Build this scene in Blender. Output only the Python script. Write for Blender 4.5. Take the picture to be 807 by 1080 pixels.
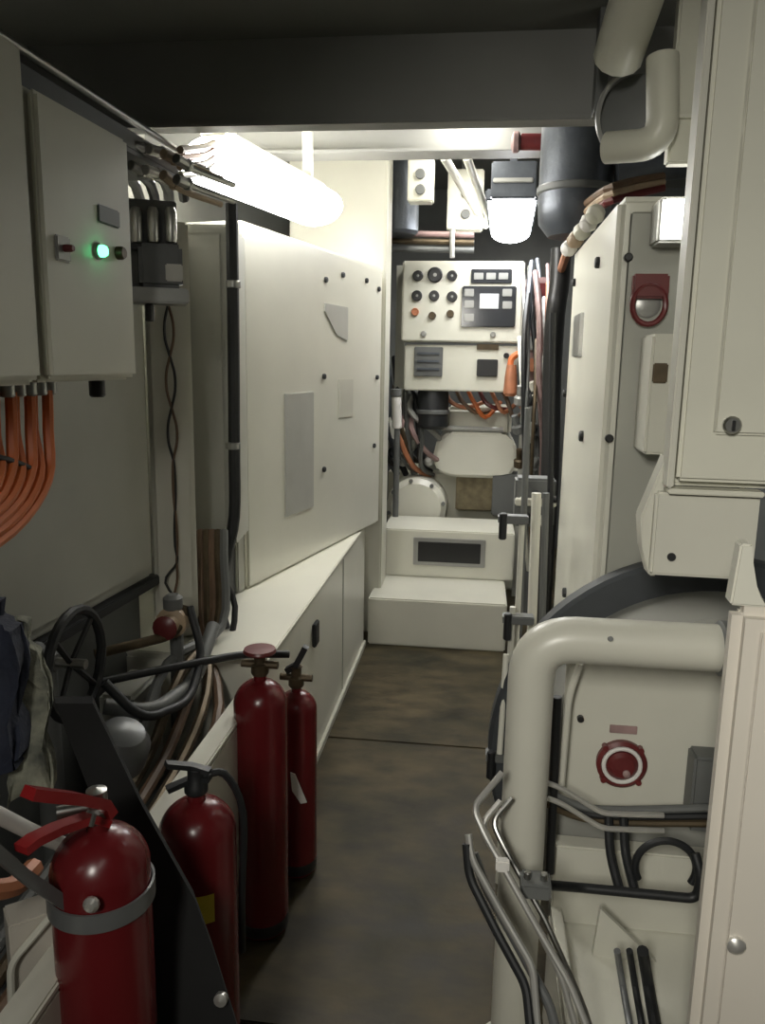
import bpy, bmesh, math, random
from mathutils import Vector, Matrix
random.seed(7)
S = bpy.context.scene
for o in list(bpy.data.objects): bpy.data.objects.remove(o)
col = S.collection
R = math.radians
# ------------------------------------------------------------ camera, light, exposure
W, H, F = 807, 1080, 830.0
CAM = Vector((0, 0, 1.6)); PITCH = R(10.7); YAW = R(6.85); ROLL = R(1.0)
cd = bpy.data.cameras.new('camera'); cam = bpy.data.objects.new('camera', cd); col.objects.link(cam)
cam.location = CAM; cam.rotation_euler = (R(90) - PITCH, 0, YAW)
cd.sensor_fit = 'VERTICAL'; cd.sensor_height = 36; cd.lens = 36 * F / H; cd.clip_start = .02
S.camera = cam
CR = cam.rotation_euler.to_matrix() @ Matrix.Rotation(ROLL, 3, 'Z'); cam.rotation_euler = CR.to_euler()
w = bpy.data.worlds.new('world'); S.world = w; w.use_nodes = True
w.node_tree.nodes['Background'].inputs[0].default_value = (.6, .65, .7, 1)
w.node_tree.nodes['Background'].inputs[1].default_value = .02
S.view_settings.view_transform = 'Standard'; S.view_settings.look = 'None'
S.view_settings.exposure = 0.0; S.view_settings.gamma = 1; S.view_settings.use_curve_mapping = False
def area(name, loc, rot, sx, sy, e, c=(1, 1, 1)):
    l = bpy.data.lights.new(name, 'AREA'); l.shape = 'RECTANGLE'; l.size = sx; l.size_y = sy; l.energy = e; l.color = c
    o = bpy.data.objects.new(name, l); col.objects.link(o); o.location = loc; o.rotation_euler = rot; return o
WARM = (1, .97, .88)
pl_ = area('passage_lamp', (-.35, -.95, 2.25), (0, 0, 0), .3, .6, 11, WARM)
pl_.rotation_euler = (Vector((.75, 1.4, .9)) - pl_.location).to_track_quat('-Z', 'Y').to_euler(); pl_.data.spread = R(80)
area('deckhead_lamp', (.2, -.3, 2.41), (0, 0, 0), .2, .9, 2.2, WARM)
area('far_lamp', (.45, 5.6, 2.75), (0, 0, 0), .2, 1.0, 12, WARM)
area('aft_lamp', (-.1, 4.2, 2.8), (0, 0, 0), .25, 1.2, 26, WARM)
L1_E, L2_E, L3_E = 30, 26, 16

# ------------------------------------------------------------ helpers
def ray(px, py):
    return CR @ Vector(((px - W / 2) / F, -(py - H / 2) / F, -1))
def P(px, py, y=None, z=None, x=None):
    d = ray(px, py)
    t = (y - CAM.y) / d.y if y is not None else (z - CAM.z) / d.z if z is not None else (x - CAM.x) / d.x
    return CAM + d * t
class Pl:                                   # a vertical plane: local x along it, local y into it, z up
    def __init__(s, p, ang=0):
        s.M = Matrix.Translation(Vector((p[0], p[1], 0))) @ Matrix.Rotation(R(ang), 4, 'Z'); s.I = s.M.inverted()
    def h(s, px, py):
        o = s.I @ CAM; d = s.I.to_3x3() @ ray(px, py); t = -o.y / d.y; q = o + d * t
        return q.x, q.z
    def w(s, px, py, d=0):
        u, z = s.h(px, py); return s.M @ Vector((u, -d, z))
    def rect(s, a, b, c, e):
        my, mx = (b + e) / 2, (a + c) / 2
        return s.h(a, my)[0], s.h(c, my)[0], s.h(mx, e)[1], s.h(mx, b)[1]
class MB:
    def __init__(s, M=None): s.bm = bmesh.new(); s.M = M or Matrix()
    def box(s, x0, x1, y0, y1, z0, z1, bev=0, M=None, seg=2):
        m = s.M @ (M or Matrix()) @ Matrix.Translation(((x0 + x1) / 2, (y0 + y1) / 2, (z0 + z1) / 2)) @ Matrix.Diagonal((abs(x1 - x0), abs(y1 - y0), abs(z1 - z0), 1))
        v = bmesh.ops.create_cube(s.bm, size=1, matrix=m)['verts']
        if bev:
            es = {e for q in v for e in q.link_edges}
            bmesh.ops.bevel(s.bm, geom=list(es), offset=bev, segments=seg, affect='EDGES', clamp_overlap=True)
        return s
    def prism(s, poly, y0, y1, bev=0):       # polygon in local x,z, extruded along local y
        a = [s.bm.verts.new(s.M @ Vector((u, y0, z))) for u, z in poly]
        b = [s.bm.verts.new(s.M @ Vector((u, y1, z))) for u, z in poly]
        n = len(poly); fs = [s.bm.faces.new(a), s.bm.faces.new(b[::-1])]
        for i in range(n): fs.append(s.bm.faces.new((a[i], b[i], b[(i + 1) % n], a[(i + 1) % n])))
        if bev:
            bmesh.ops.bevel(s.bm, geom=list({e for f in fs for e in f.edges}), offset=bev, segments=2, affect='EDGES')
        return s
    def rings(s, rings, cap=True, closed=False):
        vs = [[s.bm.verts.new(s.M @ Vector(p)) for p in r] for r in rings]; n = len(vs[0])
        m = len(vs)
        for i in range(m if closed else m - 1):
            for j in range(n):
                s.bm.faces.new((vs[i][j], vs[i][(j + 1) % n], vs[(i + 1) % m][(j + 1) % n], vs[(i + 1) % m][j]))
        if cap and not closed: s.bm.faces.new(vs[0][::-1]); s.bm.faces.new(vs[-1])
        return s
    def lathe(s, prof, o=(0, 0, 0), ax=(0, 0, 1), seg=24):
        q = Vector(ax).to_track_quat('Z', 'Y'); o = Vector(o)
        return s.rings([[o + q @ Vector((max(r, 1e-4) * math.cos(2 * math.pi * k / seg), max(r, 1e-4) * math.sin(2 * math.pi * k / seg), z)) for k in range(seg)] for r, z in prof])
    def cyl(s, p, q, r, seg=16, bev=0):
        p, q = Vector(p), Vector(q); l = (q - p).length; b = min(bev, r * .5)
        pr = [(r, 0), (r, l)] if not b else [(r - b, 0), (r, b), (r, l - b), (r - b, l)]
        return s.lathe(pr, p, q - p, seg)
    def tube(s, pts, r, seg=8, sm=4, closed=False):
        pts = [Vector(p) for p in pts]
        if sm:
            o = []; n = len(pts)
            for i in range(n if closed else n - 1):
                g = (lambda k: pts[k % n]) if closed else (lambda k: pts[min(max(k, 0), n - 1)])
                a, b, c, d = g(i - 1), g(i), g(i + 1), g(i + 2)
                for k in range(sm):
                    t = k / sm
                    o.append(.5 * (2 * b + (c - a) * t + (2 * a - 5 * b + 4 * c - d) * t * t + (3 * b - a - 3 * c + d) * t ** 3))
            if not closed: o.append(pts[-1])
            pts = o
        rs = []; n = len(pts); nrm = None
        for i, p in enumerate(pts):
            t = (pts[(i + 1) % n] - pts[i - 1]) if closed else pts[min(i + 1, n - 1)] - pts[max(i - 1, 0)]
            t.normalize()
            if nrm is None:
                nrm = t.orthogonal().normalized()
            nrm = (nrm - t * nrm.dot(t)).normalized(); b = t.cross(nrm)
            rs.append([p + nrm * r * math.cos(2 * math.pi * k / seg) + b * r * math.sin(2 * math.pi * k / seg) for k in range(seg)])
        return s.rings(rs, closed=closed)
    def bend(s, pts, r, rad, seg=20):        # straight pipe runs joined by round elbows
        pts = [Vector(p) for p in pts]; o = [pts[0]]
        for i in range(1, len(pts) - 1):
            a, b, c = pts[i - 1], pts[i], pts[i + 1]; u = (a - b).normalized(); v = (c - b).normalized()
            p, q = b + u * rad, b + v * rad
            for k in range(9):
                t = k / 8; o.append(p * (1 - t) ** 2 + b * 2 * t * (1 - t) + q * t * t)
        o.append(pts[-1]); return s.tube(o, r, seg, 0)
    def build(s, name, m, par=None, label=None, cat=None, group=None, kind=None):
        bmesh.ops.recalc_face_normals(s.bm, faces=s.bm.faces)
        vs = [v.co.copy() for v in s.bm.verts]
        if par is not None:
            r = par
            while r.parent: r = r.parent
            off = r.location.copy()
        else:
            lo = [min(v[i] for v in vs) for i in range(3)]; hi = [max(v[i] for v in vs) for i in range(3)]
            off = Vector(((lo[0] + hi[0]) / 2, (lo[1] + hi[1]) / 2, lo[2]))
        for v in s.bm.verts: v.co -= off
        me = bpy.data.meshes.new(name); s.bm.to_mesh(me); s.bm.free()
        me.polygons.foreach_set('use_smooth', [True] * len(me.polygons)); me.set_sharp_from_angle(angle=R(35))
        me.materials.append(m)
        o = bpy.data.objects.new(name, me); col.objects.link(o)
        if par is not None: o.parent = par
        else: o.location = off
        return tag(o, label, cat, group, kind)
def tag(o, label=None, cat=None, group=None, kind=None):
    for k, v in (('label', label), ('category', cat), ('group', group), ('kind', kind)):
        if v: o[k] = v
    return o
def thing(name, label, cat, loc, group=None):
    o = bpy.data.objects.new(name, None); col.objects.link(o); o.location = Vector(loc); o.empty_display_size = .05
    return tag(o, label, cat, group)
def copy_tree(o, par=None):
    c = o.copy(); col.objects.link(c)
    if par: c.parent = par
    for ch in list(o.children): copy_tree(ch, c)
    return c
def mat(name, c, rough=.5, metal=0, var=.12, scale=6, bump=0, c2=None, emit=0):
    m = bpy.data.materials.new(name); m.use_nodes = True; nt = m.node_tree; N = nt.nodes; L = nt.links
    b = N['Principled BSDF']; b.inputs['Roughness'].default_value = rough; b.inputs['Metallic'].default_value = metal
    if emit:
        b.inputs['Base Color'].default_value = (*c, 1)
        b.inputs['Emission Color'].default_value = (*c, 1); b.inputs['Emission Strength'].default_value = emit; return m
    t = N.new('ShaderNodeTexCoord'); n = N.new('ShaderNodeTexNoise'); n.inputs['Scale'].default_value = scale; n.inputs['Detail'].default_value = 6
    L.new(t.outputs['Object'], n.inputs['Vector'])
    r = N.new('ShaderNodeValToRGB'); r.color_ramp.elements[0].position = .3; r.color_ramp.elements[1].position = .7
    r.color_ramp.elements[0].color = (*[x * (1 - var) for x in (c2 or c)], 1); r.color_ramp.elements[1].color = (*[min(1, x * (1 + var)) for x in c], 1)
    L.new(n.outputs['Fac'], r.inputs['Fac']); L.new(r.outputs['Color'], b.inputs['Base Color'])
    if bump:
        bp = N.new('ShaderNodeBump'); bp.inputs['Strength'].default_value = bump; bp.inputs['Distance'].default_value = .004
        n2 = N.new('ShaderNodeTexNoise'); n2.inputs['Scale'].default_value = scale * 8; L.new(t.outputs['Object'], n2.inputs['Vector'])
        L.new(n2.outputs['Fac'], bp.inputs['Height']); L.new(bp.outputs['Normal'], b.inputs['Normal'])
    return m
white = mat('white_paint', (.70, .69, .60), .32, 0, .04, 3)
cream = mat('cream_paint', (.66, .65, .55), .38, 0, .05, 4)
panelw = mat('panel_paint', (.60, .59, .51), .34, 0, .04, 4)
beige = mat('beige_paint', (.60, .56, .49), .4, 0, .04, 3)
grey = mat('grey_paint', (.40, .40, .35), .4, 0, .06, 4)
dgrey = mat('dark_grey_paint', (.13, .135, .13), .5, 0, .12, 5)
drumg = mat('drum_grey', (.30, .30, .27), .42, 0, .08, 4)
ceilm = mat('deckhead_paint', (.13, .13, .115), .55, 0, .12, 2)
beamm = mat('beam_paint', (.25, .25, .235), .45, 0, .08, 3)
black = mat('black_rubber', (.012, .013, .014), .5, 0, .2, 12)
matt = mat('matt_black_board', (.010, .010, .010), .9, 0, .2, 12)
blackp = mat('black_plastic', (.02, .02, .02), .35, 0, .1, 12)
redm = mat('red_paint', (.12, .010, .012), .25, 0, .1, 5)
redl = mat('red_lever_paint', (.25, .012, .014), .3, 0, .1, 8)
chrome = mat('steel_tube', (.75, .74, .70), .3, .75, .1, 10)
steel = mat('brushed_steel', (.38, .38, .36), .35, 1, .15, 14)
bronze = mat('dull_bronze', (.10, .075, .045), .45, .6, .3, 16)
orange = mat('orange_sheath', (.62, .16, .04), .45, 0, .12, 10)
copper = mat('copper_sheath', (.45, .18, .09), .45, .1, .2, 12)
brown = mat('brown_sheath', (.14, .085, .05), .5, 0, .25, 12)
tan = mat('tan_sheath', (.40, .30, .20), .5, 0, .2, 12)
strapm = mat('strap_grey', (.16, .165, .165), .35, .3, .15, 9)
clothm = mat('cloth_grey', (.26, .26, .20), .9, 0, .4, 22, .6, (.10, .11, .10))
navy = mat('navy_cloth', (.02, .025, .045), .8, 0, .3, 15, .4)
yellow = mat('yellow_label', (.52, .40, .03), .5, 0, .1, 9)
paper = mat('paper_tag', (.72, .70, .66), .6, 0, .05, 9)
maroon = mat('maroon_plastic', (.13, .022, .022), .35, 0, .15, 12)
pinkg = mat('pinkish_grey', (.30, .20, .19), .5, 0, .3, 14)
sealm = mat('dark_seal', (.045, .05, .055), .5, 0, .15, 8)
bluegrey = mat('blue_grey_lagging', (.09, .10, .115), .38, .4, .25, 7, .3)
glassd = mat('dark_glass', (.03, .032, .035), .12, 0, .1, 8)
screenm = mat('screen_silver', (.55, .56, .57), .2, .2, .1, 8)
platel = mat('pale_grey_plate', (.5, .5, .46), .3, .1, .05, 8)
plate = mat('grey_plate', (.35, .35, .33), .3, .3, .06, 8)
brownp = mat('brown_cover', (.17, .14, .08), .4, .2, .35, 20)
lamp_w = mat('lamp_diffuser', (1, .98, .95), emit=L1_E)
lamp_f = mat('lamp_far_diffuser', (.97, .98, 1), emit=L2_E)
refl_s = mat('lamp_reflection_glow', (1, 1, .98), emit=L3_E)  # glow for the mirrored lamp at upper right
led_g = mat('green_pilot_light', (.1, 1, .35), emit=6)
def floor_mat():
    m = mat('floor_plate', (.066, .052, .030), .55, .0, .25, 3.2, .3, (.034, .031, .018)); nt = m.node_tree; N = nt.nodes; L = nt.links
    b = N['Principled BSDF']; t = N.new('ShaderNodeTexCoord'); mp = N.new('ShaderNodeMapping'); mp.inputs['Scale'].default_value = (5, 11, 1)
    n = N.new('ShaderNodeTexNoise'); n.inputs['Scale'].default_value = 1; n.inputs['Detail'].default_value = 8; L.new(t.outputs['Object'], mp.inputs[0]); L.new(mp.outputs[0], n.inputs['Vector'])
    old = b.inputs['Base Color'].links[0].from_socket; mx = N.new('ShaderNodeMix'); mx.data_type = 'RGBA'; mx.blend_type = 'MULTIPLY'; mx.inputs[0].default_value = .62; b.inputs['Specular IOR Level'].default_value = .22
    rp = N.new('ShaderNodeValToRGB'); rp.color_ramp.elements[0].position = .35; rp.color_ramp.elements[0].color = (.38, .38, .36, 1); rp.color_ramp.elements[1].position = .62; rp.color_ramp.elements[1].color = (1.5, 1.5, 1.4, 1)
    L.new(n.outputs['Fac'], rp.inputs[0]); L.new(old, mx.inputs[6]); L.new(rp.outputs[0], mx.inputs[7]); L.new(mx.outputs[2], b.inputs['Base Color'])
    rr = N.new('ShaderNodeMapRange'); rr.inputs[3].default_value = .36; rr.inputs[4].default_value = .7; L.new(n.outputs['Fac'], rr.inputs[0]); L.new(rr.outputs[0], b.inputs['Roughness'])
    return m
floorm = floor_mat()

# ------------------------------------------------------------ setting
def struct(name, mb, m): return mb.build(name, m, kind='structure')
f = MB()
ys = [-1.6, .2, 1.62, 3.13, 4.9, 7]
for a, b in zip(ys, ys[1:]): f.box(-1.7, 1.8, a + .003, b - .003, -.03, 0, .004)
f.box(-1.7, 1.8, -1.6, 7, -.06, -.025)
struct('floor', f, floorm)
struct('wall_left', MB().box(-1.78, -1.7, -1.6, 7, -.06, 3.1), grey)
struct('wall_right', MB().box(1.8, 1.88, -1.6, 7, -.06, 3.1), dgrey)
struct('wall_far', MB().box(-1.78, 1.88, 7, 7.08, -.06, 3.1), dgrey)
struct('wall_near', MB().box(-1.78, 1.88, -1.68, -1.6, -.06, 3.1), grey)
struct('ceiling', MB().box(-1.78, 1.88, -1.68, 2.2, 2.43, 2.5).box(-1.78, 1.88, 2.2, 7.08, 3.04, 3.1), ceilm)
zb = P(410, 130, y=2.2).z + .004
b = MB(); b.box(-1.7, 1.8, 2.2, 2.26, zb, 2.45, .006); b.box(-1.7, 1.8, 2.195, 2.262, zb - .004, zb + .012, .003)
b.box(-1.7, 1.8, 2.26, 2.3, 2.40, 3.05)
struct('trim_1', b, beamm)
# upper-right web in the near deckhead
# white bulkhead column past the left lamp
c0 = P(352, 250, y=4.5); c1 = P(408, 250, y=4.5)
struct('wall_column', MB().box(c0.x - .25, c1.x, 4.5, 4.75, 0, 3.04, .01), panelw)
# second deck beam further in
zb2 = P(480, 160, y=4.0).z; zb2t = P(480, 128, y=4.0).z
struct('trim_2', MB().box(-1.7, 1.8, 4.0, 4.05, zb2, 3.04).box(-1.7, 1.8, 3.96, 4.12, zb2 - .006, zb2 + .01, .003), beamm)

# ------------------------------------------------------------ left: plinth, trough, white cabinet
XP = -.61
pl = Pl((XP, 2.0, 0), 90)
t = thing('engine_plinth', 'long white steel plinth along the left side of the walkway, carrying the tall white cabinet', 'plinth', (-.9, 3.2, 0))
t_w = MB(); t_w.box(-1.35, XP, 2.2, 4.27, .0, .70, .006); t_w.build('body', white, t)
MB().box(-1.36, XP + .006, 2.2, 4.27, .70, .715, .004).build('top_plate', white, t)
MB().box(XP, XP + .014, 2.22, 4.27, .0, .035, .003).build('kick_strip', panelw, t)
for yy in (3.55,):
    MB().box(XP, XP + .004, yy, yy + .006, .04, .69).build('panel_seam', grey, t)
a, c, z0, z1 = pl.rect(329, 656, 333, 680)
MB(pl.M).box(a, c, -.016, 0, z0, z1, .004).build('latch', black, t)
# trough
t = thing('cable_trough', 'white steel curb and tray of cables behind the red extinguishers', 'trough', (-.9, 1.4, 0))
MB().box(-.65, XP, .5, 2.2, 0, .64, .004).build('curb_wall', panelw, t)
MB().box(-.665, XP + .001, .5, 2.2, .64, .655, .004).build('curb_cap', white, t)
MB().box(-1.35, -.65, .5, 2.2, .34, .36).build('tray_floor', dgrey, t)
MB().box(-1.35, -1.33, .5, 2.2, 0, .36).build('tray_back', dgrey, t)

wp = Pl(P(262, 620, y=2.9), 77)
t = thing('white_cabinet', 'tall white enclosure cabinet standing on the plinth under the bright lamp', 'cabinet', wp.w(330, 600))
u1 = wp.h(402, 400)[0]; zt = 2.1
MB(wp.M).box(0, u1, 0, .5, .715, zt, .012).build('body', white, t)
MB(wp.M).box(-.06, -.004, .01, .5, .715, zt - .01, .006).build('side_flange', grey, t)
a, c, z0, z1 = wp.rect(300, 414, 330, 540)
MB(wp.M).box(a, c, -.006, .01, z0, z1, .003).build('vent_panel', platel, t)
a, c, z0, z1 = wp.rect(342, 322, 366, 358)
MB(wp.M).prism([(a, z1), (c, z1), (c, z0), ((a + c) / 2, z0 + .02), (a, z0 + .12)], -.006, .01).build('window_plate', platel, t)
a, c, z0, z1 = wp.rect(357, 400, 372, 440)
MB(wp.M).box(a, c, -.004, .01, z0, z1, .002).build('cover_plate', panelw, t)
for px, py in ((343, 295), (361, 290), (386, 296), (399, 305), (341, 397), (341, 495), (397, 398), (394, 470)):
    u, z = wp.h(px, py)
    MB(wp.M).cyl((u, .01, z), (u, -.012, z), .013, 10, .003).build('fastener', black, t)
u, z = wp.h(335, 450)


# ------------------------------------------------------------ left: grey lockers
lp = Pl(P(157, 480, x=-1.0), 87)
yA = lp.M.translation.y
t = thing('switch_locker', 'wide grey steel locker behind the orange cables, under the wall box', 'locker', lp.w(100, 600))
zA0 = lp.h(120, 630)[1]; zA1 = lp.h(150, 322)[1]
MB(lp.M).box(-1.1, 0, .0, .3, zA0, 2.05, .01).build('body', grey, t)
MB(lp.M).box(-1.05, -.03, -.012, .0, zA0 + .03, 1.98, .006).build('door', grey, t)
MB(lp.M).box(-1.1, .02, -.02, .28, zA0 - .03, zA0, .004).build('base_rail', black, t)
MB(lp.M).box(-1.05, .0, .05, .3, .36, zA0 - .03, .004).build('stand', dgrey, t)
sp = Pl(P(157, 480, x=-1.0), 25)
t = thing('narrow_locker', 'narrow pale grey locker with thin wires hanging down its face', 'locker', sp.w(180, 600))
u1 = sp.h(205, 480)[0]; zt1 = sp.h(180, 318)[1]; z0 = sp.h(185, 632)[1]
MB(sp.M).box(.004, u1, .0, .28, .717, 2.0, .008).build('body', panelw, t)
MB(sp.M).box(.012, u1 - .012, -.01, 0, z0, 1.95, .005).build('door', panelw, t)
b2 = Pl(P(206, 480, y=2.62), 6)
t = thing('grey_locker', 'tall grey locker between the gauge shelf and the black hanging cable', 'locker', b2.w(215, 570))
u0 = b2.h(150, 400)[0]; u1 = b2.h(246, 400)[0]; zt = b2.h(215, 236)[1]; zb_ = b2.h(215, 576)[1]
MB(b2.M).box(u0, u1, 0, .25, zb_, zt, .01).build('body', grey, t)
MB(b2.M).box(u0 + .05, u1 - .03, -.01, 0, zb_ + .02, zt - .03, .006).build('door', grey, t)
MB(b2.M).box(u0 + .05, u1 - .05, .03, .25, .717, zb_).build('stand', black, t)
# black hanging cable, thin wires
t = thing('hanging_cable', 'thick black cable hanging between grey locker and white cabinet', 'cable', P(245, 620, y=2.58))
MB().tube([P(244, 215, y=2.56), P(246, 330, y=2.56), P(247, 470, y=2.56), P(247, 545, y=2.56), P(238, 590, y=2.54), P(232, 640, y=2.5), P(246, 690, y=2.4)], .020, 10).build('sheath', black, t)
for py in (300, 470):
    p = P(246, py, y=2.56); MB().lathe([(.021, -.012), (.025, -.01), (.025, .01), (.021, .012)], p).build('clip', steel, t)
MB().tube([P(226, 560, y=2.52), P(230, 600, y=2.5), P(248, 640, y=2.48), P(238, 700, y=2.36)], .011, 8).build('cable', blackp, None, 'thin black cable curling beside the hanging black cable', 'cable')
off = .0
for k, (lab, mm, ph) in enumerate((('thin brown wire twisted down the narrow locker', brown, 0), ('thin black wire twisted down the narrow locker', blackp, 1))):
    pts = []
    for i in range(16):
        y = 322 + i * 18; s = math.sin(i * 1.05 + ph * math.pi) * 5 * (1 if i < 9 else .25)
        pts.append(sp.w(177 + i * .6 + s, y, .022))
    pts += [sp.w(186 - 12 * ph, 612, .03), sp.w(178 + 18 * ph, 640, .04)]
    MB().tube(pts, .0045, 6).build('wire', mm, None, lab, 'wire')

# ------------------------------------------------------------ left: wall box with pilot light
ep = Pl(P(137, 397, x=-.8), 87)
u0 = ep.h(31, 250)[0]; z0 = ep.h(85, 402)[1]; z1 = ep.h(135, 151)[1]
t = thing('control_box', 'pale grey control box with a glowing green light and selector switches', 'box', ep.M @ Vector((u0 / 2, .1, z0)))
MB(ep.M).box(u0, 0, .0, .17, z0, z1, .006).build('body', cream, t)
d = MB(ep.M).box(u0 + .008, -.006, -.022, -.002, z0 + .006, z1 - .006, .008).build('door', cream, t)
def dot(par, name, pl_, px, py, r, m, dep=.02, base=.022):
    u, z = pl_.h(px, py)
    return MB(pl_.M).lathe([(r, 0), (r, dep * .7), (r * .8, dep)], (u, -base, z), (0, -1, 0), 14).build(name, m, par)
a, c, zz0, zz1 = ep.rect(46, 249, 61, 276)
k = MB(ep.M).box(a, c, -.028, -.02, zz0, zz1, .003).build('switch_plate', plate, t)
dot(k, 'selector_knob', ep, 54, 262, .007, maroon, .02, .026)
g = dot(t, 'pilot_bezel', ep, 92, 265, .017, steel, .008)
dot(g, 'pilot_lens', ep, 92, 265, .012, led_g, .016, .026)
dot(t, 'push_button', ep, 114, 267, .014, bronze, .016)
a, c, zz0, zz1 = ep.rect(92, 219, 115, 238)
MB(ep.M).box(a, c, -.026, -.02, zz0, zz1, .003).build('name_plate', dgrey, t)
u, z = ep.h(128, 401); MB(ep.M).cyl((u, .06, z0), (u, .06, z0 - .04), .018, 12, .004).build('gland', blackp, t)
for k in range(5):
    u = u0 + .02 + k * .035
    MB(ep.M).cyl((u, .08, z0 + .002), (u, .08, z0 - .03), .014, 12, .003).build('gland', steel, t)
# neighbour box at the very left edge
t = thing('control_box', 'pale control box cut off by the left picture edge, beside the green-lit box', 'box', ep.M @ Vector((u0 - .25, .1, z0)))
MB(ep.M).box(u0 - .5, u0 - .012, .0, .17, z0 - .004, z1 + .06, .006).build('body', cream, t)
MB(ep.M).box(u0 - .49, u0 - .02, -.022, -.002, z0 + .006, z1 + .05, .008).build('door', cream, t)
for k in range(7):
    u = u0 - .03 + k * .03
    pts = [ep.M @ Vector((u, .08 + (k % 2) * .015, z0 - .02)), ep.M @ Vector((u - .005, .08 + (k % 2) * .015, z0 - .10)),
           ep.M @ Vector((u - .035, .07, z0 - .16 - k * .007)), ep.M @ Vector((u - .12 - k * .01, .06, z0 - .205 - k * .013)), ep.M @ Vector((u - .45, .05, z0 - .22 - k * .018))]
    MB().tube(pts, .0115, 8).build('cable', orange, None, 'orange cable sweeping down and left from beneath the wall control box', 'cable', 'orange cables under the control box')
pts = [ep.M @ Vector((u0 + q[0], .02 + q[1], z0 - .175 + q[2])) for q in ((-.045, .055, 0.04), (.02, .05, .02), (.07, .055, .0), (.07, .1, .0), (.02, .11, .02), (-.045, .1, .04))]
MB().tube(pts, .006, 6, 4, True).build('cable_tie', black, None, 'black tie around the orange cable bundle', 'tie')
# cable tray above boxes
t = thing('cable_tray', 'dark cable tray running above the wall boxes at upper left', 'tray', P(90, 120, x=-.9))
ta = Pl(P(172, 158, x=-.86), 88)
zt0 = ta.h(172, 168)[1]; zt1 = ta.h(172, 150)[1]
MB(ta.M).box(-1.6, .1, 0, .006, zt0 - .02, zt1 - .02, .002).build('side_rail', dgrey, t)
MB(ta.M).box(-1.6, .1, 0, .25, zt0 - .03, zt0 - .02).build('bed', dgrey, t)
for k in range(2):
    MB(ta.M).box(-1.4 + k * .4, -1.37 + k * .4, .02, .05, zt1 - .03, 2.43).build('hanger', dgrey, t)
MB(ta.M).cyl((-1.6, -.005, zt1), (.12, -.005, zt1), .009, 10).build('handrail', steel, None, 'thin steel conduit along the top of the cable tray at upper left', 'conduit')
for k in range(4):
    y = .03 + k * .045
    MB(ta.M).tube([(-1.6, y, zt0), (-.6, y + .005, zt0 + .004), (.1, y, zt0)] + [(.25, y + .02, zt0 - .05 - .02 * k)], .016, 8).build('cable', dgrey if k % 2 else blackp, None, 'dark cable lying in the tray at upper left', 'cable', 'cables in the upper left tray')
# cluster of bright fittings at the end of the tray
for k in range(8):
    px, py = 140 + (k % 4) * 16 + random.uniform(-3, 3), 152 + (k // 4) * 22 + (k % 4) * 5
    a = P(px, py, y=1.98); b = P(px + 22, py + random.uniform(6, 20), y=2.06)
    gm = MB().cyl(a, a + (b - a) * .55, .013, 10, .002).lathe([(.016, 0), (.016, .01), (.013, .012)], a + (b - a) * .5, b - a, 6)
    gm.tube([a + (b - a) * .5, b, b + Vector((.06, .12, -.01))], .008, 7)
    gm.build('cable_gland', [steel, chrome, tan, steel][k % 4], None, 'small metal gland in the cluster at the end of the upper tray', 'gland', 'glands at the end of the upper left tray')
for k in range(4):
    MB().tube([P(190, 158 + k * 9, y=2.1), P(215, 155 + k * 9, y=2.4), P(226, 150 + k * 8, y=2.6)], .010, 7).build('cable', [tan, copper, tan, panelw][k], None,
        ['topmost tan', 'copper coloured', 'lower tan', 'lowest pale'][k] + ' cable running from the upper tray toward the left lamp', 'cable')
# gauge shelf
gp = Pl(P(166, 312, y=1.98), 25)
t = thing('gauge_rack', 'black and silver instrument rack beside the control box with three silver capsules', 'instrument', gp.w(166, 322))
a, c, z0, z1 = gp.rect(137, 209, 188, 312)
MB(gp.M).box(a, c, .02, .05, z0, z1, .003).build('back_plate', dgrey, t)
a2, c2, z02, z12 = gp.rect(138, 305, 198, 321)
MB(gp.M).box(a2, c2, -.05, .05, z02, z12, .004).build('shelf', steel, t)
for px in (143, 161, 180):
    u, zA = gp.h(px, 223); zB = gp.h(px, 252)[1]
    q = MB(gp.M).lathe([(.0, -.012), (.012, -.008), (.014, 0), (.014, zA - zB), (.010, zA - zB + .01), (.0, zA - zB + .012)], (u, -.0, zB), (0, 0, 1), 14).build('capsule', chrome, t)
    MB(gp.M).box(u - .017, u + .017, -.004, .03, zB - .025, zB - .01, .003).build('socket', blackp, q)
a, c, z0, z1 = gp.rect(146, 258, 192, 304)
q = MB(gp.M).box(a, c, -.03, .03, z0, z1, .01).build('meter_body', strapm, t)
a, c, z0, z1 = gp.rect(174, 280, 192, 298)
MB(gp.M).box(a, c, -.036, -.028, z0, z1, .003).build('meter_highlight', paper, q)  # white patch painted as the highlight on the meter body
u, z = gp.h(158, 335); MB(gp.M).cyl((u, 0, z02), (u, 0, z - .01), .012, 10, .003).build('sensor', blackp, t)
MB(gp.M).box(-.3, -.12, .05, .07, z02 - .02, z02 + .2).build('bracket', dgrey, t)

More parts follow.
